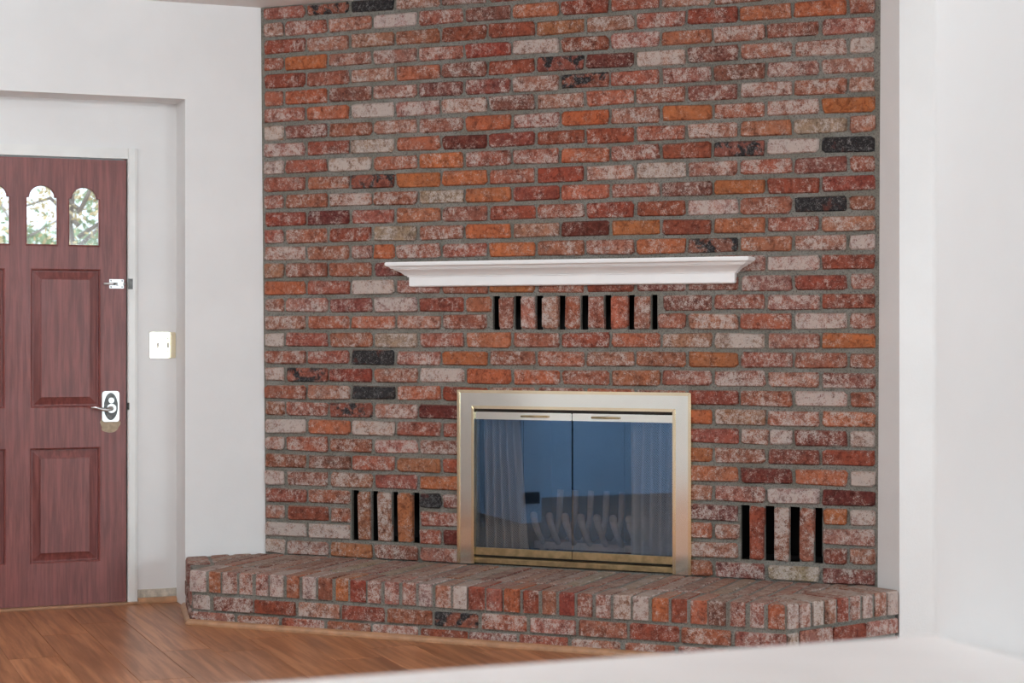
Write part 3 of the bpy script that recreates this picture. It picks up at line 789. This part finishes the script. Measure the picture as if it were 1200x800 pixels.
# ================================================================== MANTEL SHELF
md = .118
ms0, mz1 = on_brick(450, 307.5, md); ms1 = on_brick(877, 299.5, md)[0]
mz_r = on_brick(877, 299.5, md)[1]; mz1 = (mz1 + mz_r) / 2
mz0 = (on_brick(480, 336.5, .03)[1] + on_brick(866, 331.5, .03)[1]) / 2
mh = mz1 - mz0
mc = l2w(Vector(((ms0 + ms1) / 2, 0)))
mantel = empty('mantel_shelf', (mc.x, mc.y, mz0), WROT)
tag(mantel, 'white crown moulded mantel shelf hung on the brick wall', 'mantel shelf')
hw = (ms1 - ms0) / 2
prof = [(.028, 0), (.033, .02), (.036, .05), (.036, .40), (.043, .405), (.043, .45), (.049, .455), (.053, .50), (.064, .58), (.079, .66), (.087, .695), (.087, .725), (.097, .735), (.101, .79), (.108, .825), (.112, .845)]
prof = [(d, h * mh) for d, h in prof]
def crown(prof, hw, dmax, name, parent, mat):
    vs = []; fs = []; n = len(prof)
    for d, z in prof:
        e = dmax - d; x = hw - e
        vs += [(-x, .012 - .016, z), (-x, -d, z), (x, -d, z), (x, .012 - .016, z)]
    for i in range(n - 1):
        for k in range(3): fs.append((i * 4 + k, i * 4 + k + 1, i * 4 + 5 + k, i * 4 + 4 + k))
        fs.append((i * 4 + 3, i * 4, i * 4 + 4, i * 4 + 7))
    fs += [(0, 1, 2, 3), ((n - 1) * 4, (n - 1) * 4 + 1, (n - 1) * 4 + 2, (n - 1) * 4 + 3)]
    mb = MB(); mb.v = vs; mb.f = fs; return mb.build(name, mat, parent)
YM = -.014
cr = crown(prof, hw, md, 'crown_moulding', mantel, 'mantel')
sh = MB().box(-hw, hw, -md, -.004, mh * .845, mh).build('shelf_board', 'mantel', mantel, bevel=.004)

# ================================================================== ENTRY DOOR
DY = YB - .012      # front face of the door, almost flush with the wall
dd = lambda px, py: on_y(px, py, DY)
cx = (DX0 + DX1) / 2
def xz(px0, px1, py0, py1):
    xm = (px0 + px1) / 2; ym = (py0 + py1) / 2
    return dd(px0, ym).x, dd(px1, ym).x, dd(xm, py1).z, dd(xm, py0).z
def mir(r): return (2 * cx - r[1], 2 * cx - r[0], r[2], r[3])
up_r = xz(36, 118, 315, 477.5); lo_r = xz(35, 117.5, 524.5, 659.5)
cx = (up_r[0] + dd(6, 400).x) / 2; DX0 = 2 * cx - DX1
up_l, lo_l = mir(up_r), mir(lo_r)
def arch(px0, px1, pyt, pyb, sh_y):
    x0, x1, z0, z1 = xz(px0, px1, pyt, pyb); zs = dd((px0 + px1) / 2, sh_y).z; e = .012
    pts = [(x0, z0), (x1, z0), (x1, zs), (x1 - e, zs)]
    xc, rx, rz = (x0 + x1) / 2, (x1 - x0) / 2 - e, z1 - zs
    pts += [(xc + rx * math.cos(math.pi * k / 14), zs + rz * math.sin(math.pi * k / 14)) for k in range(1, 14)] + [(x0 + e, zs), (x0, zs)]
    return pts
w4 = arch(80, 117, 219.5, 289, 233); w3 = arch(30, 68, 217, 288, 231)
w1 = [(2 * cx - p[0], p[1]) for p in reversed(w4)]; w2 = [(2 * cx - p[0], p[1]) for p in reversed(w3)]
def r2l(r): return [(r[0], r[2]), (r[1], r[2]), (r[1], r[3]), (r[0], r[3])]
DT = .044
mb = plate_with_holes([(DX0 + .003, DZ0), (DX1 - .003, DZ0), (DX1 - .003, DZ1 - .004), (DX0 + .003, DZ1 - .004)], [r2l(up_r), r2l(lo_r), r2l(up_l), r2l(lo_l), w1, w2, w3, w4], DY, DY + DT)
door = mb.build('door_1', 'door'); struct(door, 'red stained panelled entry door with a row of small arched windows', 'door')
for (x0, x1, z0, z1) in (up_r, lo_r, up_l, lo_l):
    m_ = MB(); lv = [(0, .003), (.007, .007), (.009, .020), (.014, .020), (.045, .010), (.0455, .005), (.048, .004)]
    vs = []; fs = []
    for e, y in lv: vs += [(x0 + e, DY + y, z0 + e), (x1 - e, DY + y, z0 + e), (x1 - e, DY + y, z1 - e), (x0 + e, DY + y, z1 - e)]
    for i in range(len(lv) - 1):
        for k in range(4): fs.append((i * 4 + k, i * 4 + (k + 1) % 4, i * 4 + 4 + (k + 1) % 4, i * 4 + 4 + k))
    fs.append(tuple((len(lv) - 1) * 4 + k for k in range(4)))
    # back of the panel
    vs += [(x0, DY + .036, z0), (x1, DY + .036, z0), (x1, DY + .036, z1), (x0, DY + .036, z1)]; q = len(lv) * 4
    fs += [(q + 3, q + 2, q + 1, q)] + [(k, q + k, q + (k + 1) % 4, (k + 1) % 4) for k in range(4)]
    m_.add(vs, fs).build('panel', 'door', door)
for w in (w1, w2, w3, w4):
    n = len(w)
    pane = MB().add([(p[0], DY + .020, p[1]) for p in w] + [(p[0], DY + .024, p[1]) for p in w],
             [tuple(range(n)), tuple(reversed(range(n, 2 * n)))] + [(i, i + n, (i + 1) % n + n, (i + 1) % n) for i in range(n)]).build('pane', 'pane', door)
    # thin bead round the pane
    xc = sum(p[0] for p in w) / n; zc = sum(p[1] for p in w) / n
    inn = [(xc + (p[0] - xc) * .93, zc + (p[1] - zc) * .965) for p in w]
    vs = [(p[0], DY - .003, p[1]) for p in w] + [(p[0], DY + .002, p[1]) for p in inn] + [(p[0], DY + .019, p[1]) for p in inn] + [(p[0], DY + .019, p[1]) for p in w]
    fs = [(r * n + i, r * n + (i + 1) % n, ((r + 1) % 4) * n + (i + 1) % n, ((r + 1) % 4) * n + i) for r in range(4) for i in range(n)]
    m_ = MB().add(vs, fs); m_.v = [(v[0] - pane.location.x, v[1] - pane.location.y, v[2] - pane.location.z) for v in m_.v]
    m_.build('bead', 'door', pane)
# lock set
lp = dd(129.5, 476); lx, lz = lp.x, lp.z
def rrect(cx_, cz_, w, h, r, y0, y1, bow=0.0):
    pts = []
    for (sx, sz, a0) in ((1, -1, -90), (1, 1, 0), (-1, 1, 90), (-1, -1, 180)):
        for k in range(4):
            a = math.radians(a0 + 30 * k); pts.append((cx_ + sx * (w / 2 - r) + r * math.cos(a), cz_ + sz * (h / 2 - r) + r * math.sin(a) + (bow * sz * 0)))
    n = len(pts)
    return MB().add([(p[0], y0, p[1]) for p in pts] + [(p[0], y1, p[1]) for p in pts], [tuple(range(n)), tuple(reversed(range(n, 2 * n)))] + [(i, i + n, (i + 1) % n + n, (i + 1) % n) for i in range(n)])

plate = rrect(lx, lz, .078, .140, .012, DY - .010, DY - .0002).build('lock_plate', 'nickel', door, bevel=.002)
def pl(mb): o_ = plate.location; mb.v = [(v[0] - o_.x, v[1] - o_.y, v[2] - o_.z) for v in mb.v]; return mb
ov = MB(); n = 24
ov.add([(lx + .030 * math.cos(2 * math.pi * k / n), DY - .013, lz + .060 * math.sin(2 * math.pi * k / n)) for k in range(n)] + [(lx + .032 * math.cos(2 * math.pi * k / n), DY - .0095, lz + .063 * math.sin(2 * math.pi * k / n)) for k in range(n)],
       [tuple(range(n))] + [(k, k + n, (k + 1) % n + n, (k + 1) % n) for k in range(n)])
pl(ov).build('oval_inlay', 'pewter', plate)
pl(MB().tube([(lx, DY - .012, lz + .028), (lx, DY - .026, lz + .028)], .013, 14)).build('thumb_turn', 'nickel', plate)
pl(MB().tube([(lx, DY - .012, lz - .008), (lx, DY - .030, lz - .008)], .021, 16)).build('rosette', 'nickel', plate)
pl(MB().tube([(lx, DY - .028, lz - .008), (lx - .006, DY - .045, lz - .009), (lx - .025, DY - .052, lz - .014), (lx - .05, DY - .052, lz - .010), (lx - .075, DY - .050, lz - .002), (lx - .095, DY - .046, lz - .004)],
      [.011, .010, .008, .007, .0065, .005], 10)).build('lever', 'nickel', plate, smooth=True)
# bare patch below the lock plate
bp = [];
for k in range(22):
    a = 2 * math.pi * k / 22; rx = .044 * (1 + .12 * math.sin(3 * a + 1) + .06 * math.sin(7 * a)); rz = .040 * (1 + .1 * math.sin(2 * a + 2))
    bp.append((lx - .004 + rx * math.cos(a), lz - .083 + rz * math.sin(a)))
n = len(bp)
tag(MB().add([(p[0], DY - .0008, p[1]) for p in bp] + [(p[0], DY + .001, p[1]) for p in bp], [tuple(range(n))] + [(i, i + n, (i + 1) % n + n, (i + 1) % n) for i in range(n)]).build('bare_patch', 'bare', door), 'pale worn patch of bare wood')
# sliding bolt
b0 = dd(128, 327); b1 = dd(145, 338); bz = (b0.z + b1.z) / 2; bxm = (b0.x + b1.x) / 2
bolt = MB().box(b0.x, b1.x, DY - .003, DY - .0002, b1.z, b0.z).build('bolt_plate', 'chrome', door, bevel=.001)
def bl(mb): o_ = bolt.location; mb.v = [(v[0] - o_.x, v[1] - o_.y, v[2] - o_.z) for v in mb.v]; return mb
bl(MB().tube([(b0.x - .026, DY - .009, bz), (b1.x + .004, DY - .009, bz)], .0055, 10)).build('bolt_rod', 'chrome', bolt, smooth=True)
bl(MB().tube([(b0.x + .022, DY - .009, bz), (b0.x + .022, DY - .024, bz)], .006, 10)).build('bolt_knob', 'pewter', bolt)
bl(MB().box(b0.x + .034, b1.x - .004, DY - .017, DY - .003, bz - .009, bz + .009)).build('bolt_guide', 'chrome', bolt, bevel=.003)
for (sx, sz) in ((b0.x + .008, b0.z - .007), (b1.x - .008, b0.z - .007), (b0.x + .008, b1.z + .007), (b1.x - .008, b1.z + .007)):
    bl(MB().tube([(sx, DY - .003, sz), (sx, DY - .0045, sz)], .0035, 8)).build('screw', 'pewter', bolt)
# casing
CW = on_y(160.5, 400, YB).x - DX1
def casing(mb, name, label): return struct(mb.build(name, 'trim', bevel=0), label, 'trim')
CT = .018
def casing_v(x0, x1, z1): return MB().prism([(x0, YB - .003), (x1, YB - .003), (x1, YB - CT * .75), (x1 - .012 * (1 if x1 > x0 else -1), YB - CT), (x0 + .006, YB - CT), (x0, YB - CT + .005)], 0, z1)
cs = casing(casing_v(DX1 + .004, DX1 + CW, DZ1 + .004 + CW), 'trim_4', 'white door casing on the latch side of the red door')
m_ = MB().prism([(2 * cx - (DX1 + CW), YB - .003), (2 * cx - (DX1 + .004), YB - .003), (2 * cx - (DX1 + .004), YB - CT), (2 * cx - (DX1 + CW), YB - CT)], 0, DZ1 + .004 + CW)
casing(m_, 'trim_5', 'white door casing on the hinge side of the red door')
casing(MB().box(2 * cx - (DX1 + .0035), DX1 + .0035, YB - CT, YB - .003, DZ1 + .004, DZ1 + .004 + CW), 'trim_6', 'white head casing across the top of the red door')
keeper = MB().box(DX1 + .005, DX1 + .026, YB - CT - .003, YB - CT + .001, bz - .024, bz + .024).build('bolt_keeper', 'pewter', cs)
MB().box(DX1 + .002, DX1 + .010, YB - CT - .004, YB - CT + .002, lz - .016, lz + .016).build('strike_lip', 'darkmetal', cs)
struct(MB().box(2 * cx - DX1 - .016, 2 * cx - DX1 + .010, DY + DT + .001, YB + .10, 0, DZ1 - .012).box(DX1 - .010, DX1 + .016, DY + DT + .001, YB + .10, 0, DZ1 - .012).box(2 * cx - DX1 - .016, DX1 + .016, DY + DT + .001, YB + .10, DZ1 - .012, DZ1 + .016).build('trim_9', 'trim'), 'white jamb stop behind the edges of the red door', 'trim')
# threshold and baseboard remnants
struct(MB().box(2 * cx - (DX1 + CW), DX1 + CW, YB - .045, YB + .10, 0, .011).build('trim_7', 'brown_strip', bevel=.003), 'oak threshold strip under the red door', 'trim')
struct(MB().box(DX1 + CW + .002, CL.x + .0, YB - .006, YB + .001, .0, .062).build('baseboard_entry', 'scuffed'), 'scuffed plaster band where the entry baseboard was removed', 'baseboard')
o = quarter(Vector((DX1 + CW + .002, YB - .006)), Vector((CL.x - .002, YB - .006)), '', Vector((0, -1)), 0, 0, .022).build('trim_8', 'brown_strip'); struct(o, 'short oak shoe moulding beside the door casing', 'trim')
# light switch
s0 = on_y(175.5, 389.5, YB); s1 = on_y(205.5, 419, YB); sxm, szm = (s0.x + s1.x) / 2, (s0.z + s1.z) / 2; swd = s1.x - s0.x
sw = empty('light_switch', (sxm, YB, szm)); tag(sw, 'square brass double light switch plate beside the red door', 'light switch')
pm = rrect(0, 0, swd, swd, .004, -.007, -.0005).build('plate', 'brass', sw, bevel=.002, origin=(0, 0, 0))
for sx in (-.023, .023):
    MB().box(sx - .0055, sx + .0055, -.0085, -.006, -.013, .013).build('toggle_slot', 'ivory', sw)
    MB().box(sx - .004, sx + .004, -.020, -.008, -.002, .009).build('toggle', 'ivory', sw, bevel=.001)
    for sz in (-.030, .030): MB().tube([(sx, -.006, sz), (sx, -.0085, sz)], .004, 8).build('screw', 'darkmetal', sw)

# ================================================================== PALE LEDGE IN FRONT
e0 = at_z(380, 800, H - K_)
lx0 = -1.0
ly = nc.y
led = empty('half_wall_ledge', ((lx0 + nc.x) / 2, ly - .3, 0)); tag(led, 'pale half wall with a broad smooth ledge top beside the near wall', 'half wall')
hwx = (nc.x - lx0) / 2 - .002
MB().box(-hwx, hwx, -.28, .27, 0, H - K_ - .04).build('body', 'wall', led)
MB().box(-hwx, hwx, -.30, .30, H - K_ - .04, H - K_).build('ledge_top', 'ledge', led, bevel=.008)

# ================================================================== SMALL THINGS SEEN IN THE GLASS
ob = MB().box(-.003, .003, -.055, .055, -.038, .038)
o = ob.build('wall_vent', 'sofa'); o.location = (-.7355, 5.79, .165); tag(o, 'small dark vent cover low on the partition end by the entry', 'vent cover')

# ================================================================== ADDED FILL LAMPS (outside the frame, to the left)
FILL_LAMP_W = 195.0
gm, nt, bs = new_mat('added_globe_glow'); bs.inputs['Base Color'].default_value = (.9, .9, .88, 1)  # glow of the added lamp globes
nzl = noise(nt, 4.0, 2, 0.5, position(nt)); L(nt, mixc(nt, nzl, (.855, .95, 1.0), (.865, .955, 1.0)), bs.inputs['Emission Color'])
bs.inputs['Emission Strength'].default_value = FILL_LAMP_W / (math.pi * 4 * math.pi * .17 ** 2)
M['globe'] = gm
lamp = empty('fill_ceiling_lamp', (0.15, 4.5, CEIL)); tag(lamp, 'added large round opal globe lamp on the ceiling of the sitting room', 'added lamp')  # unseen lamp added to brighten the fireplace and mantel
MB().tube([(0, 0, 0), (0, 0, -.03)], .10, 20).build('base', 'trim', lamp)
MB().ball((0, 0, -.195), .17, 16, 10).build('globe', 'globe', lamp, smooth=True)

el = empty('fill_ceiling_lamp', (-0.85, 6.9, CEIL)); tag(el, 'added small round opal lamp on the ceiling of the entry', 'added lamp')  # unseen lamp added to brighten the walls the brass frame reflects
MB().tube([(0, 0, 0), (0, 0, -.025)], .07, 16).build('base', 'trim', el)
gm2 = gm.copy(); gm2.name = 'added_entry_globe_glow'; gm2.node_tree.nodes['Principled BSDF'].inputs['Emission Strength'].default_value = 30.0 / (math.pi * 4 * math.pi * .10 ** 2)
MB().ball((0, 0, -.12), .10, 14, 8).build('globe', gm2, el, smooth=True)

# ================================================================== OUTSIDE
struct(MB().box(-14, 18, YL + .5, 40, -.30, -.15).build('ground', 'ground'), 'dry grassy ground outside the entry door', 'ground')
def tree(name, loc, label, h, spread, leafmat, nleaf, branches, size, zlo):
    t = empty(name, loc); tag(t, label, 'tree', 'trees outside the entry door')
    r = random.Random(hash(label) % 1000 if False else len(label) * 7 + int(h * 10))
    tips = []
    m_ = MB().tube([(0, 0, 0), (.05, .03, h * .35), (-.06, .05, h * .62), (.05, 0, h * .95)], [.05, .04, .03, .012], 8)
    m_.build('trunk', 'bark', t, smooth=True)
    bm_ = MB()
    for k in range(branches):
        a = 2 * math.pi * k / branches + r.uniform(-.3, .3); z = h * r.uniform(.25, .7); ln = spread * r.uniform(.6, 1.0)
        p0 = Vector((0, 0, z)); p2 = Vector((math.cos(a) * ln, math.sin(a) * ln, z + ln * r.uniform(.1, .7))); p1 = (p0 + p2) / 2 + Vector((0, 0, .12))
        bm_.tube([p0, p1, p2], [.016, .012, .006], 6); tips += [p1, p2, (p1 + p2) / 2]
    bm_.build('branches', 'bark', t)
    lf = MB()
    for k in range(nleaf):
        c = r.choice(tips) + Vector((r.gauss(0, .22), r.gauss(0, .22), r.gauss(0, .22)))
        if c.z < zlo: continue
        u = Vector((r.gauss(0, 1), r.gauss(0, 1), r.gauss(0, 1))).normalized(); w = u.cross(Vector((r.gauss(0, 1), r.gauss(0, 1), r.gauss(0, 1)))).normalized()
        s_ = size * r.uniform(.6, 1.3)
        lf.add([c - u * s_, c + w * s_ * .45, c + u * s_, c - w * s_ * .45], [(0, 1, 2, 3)])
    o = lf.build('foliage', leafmat, t); o['kind'] = 'stuff'
def outside(px, y): r_ = ray(px, 250); t_ = y / r_.y; return (r_.x * t_, y, -.15)
tree('tree', outside(92, YL + 4.0), 'slender ochre leaved tree seen through the door windows', 3.4, .55, 'leaf_y', 1500, 10, .026, .6)
tree('tree', outside(128, YL + 7.0), 'dense green tree seen through the edge of the door windows', 4.0, .75, 'leaf_g', 2200, 11, .036, .6)
tree('tree', outside(28, YL + 10.2), 'sparse tree with bare crossing limbs seen through the door windows', 5.2, 1.7, 'leaf_g', 900, 12, .04, 2.6)
for (px, yy, lab) in ((60, YL + 13, 'low broad green bush on the ground outside the door'), (118, YL + 15.5, 'rounder green bush farther off outside the door'), (-8, YL + 18, 'ochre tipped bush at the far side outside the door')):
    t = empty('bush', outside(px, yy)); tag(t, lab, 'bush', 'bushes outside the entry door')
    r = random.Random(len(lab)); lf = MB()
    for k in range(1800):
        a = r.uniform(0, 2 * math.pi); q = r.random() ** .5; z = r.uniform(0, 1.0) ** .8
        c = Vector((math.cos(a) * q * 1.2 * (1 - z * .5), math.sin(a) * q * .8, -.0 + z * 2.55))
        u = Vector((r.gauss(0, 1), r.gauss(0, 1), r.gauss(0, 1))).normalized(); w = u.cross(Vector((0.3, r.gauss(0, 1), r.gauss(0, 1)))).normalized(); s_ = r.uniform(.04, .08)
        lf.add([c - u * s_, c + w * s_ * .5, c + u * s_, c - w * s_ * .5], [(0, 1, 2, 3)])
    o = lf.build('foliage', 'leaf_y' if 'ochre' in lab else 'leaf_g', t); o['kind'] = 'stuff'
    MB().tube([(0, 0, 0), (.05, .02, .8), (0, 0, 1.5)], [.05, .035, .01], 6).build('stem', 'bark', t)
print('CL', CL, 'P', P, 'Q', Q2, 'R', R2, 'CEIL', CEIL, 'DH', DH, 'WALL_S', WALL_S, 'ROW', ROW, 'PITCH', PITCH, 'Z0', Z0, 'F1', F1, 'F2', F2, 'Ll', Ll, 'Rl', Rl, 'mantel', ms0, ms1, mh, 'door', DX0, DX1, DZ1, 'open', OPEN_S0, OPEN_S1, OPEN_Z1, 'nc', nc, 'bricks', len(bricks))
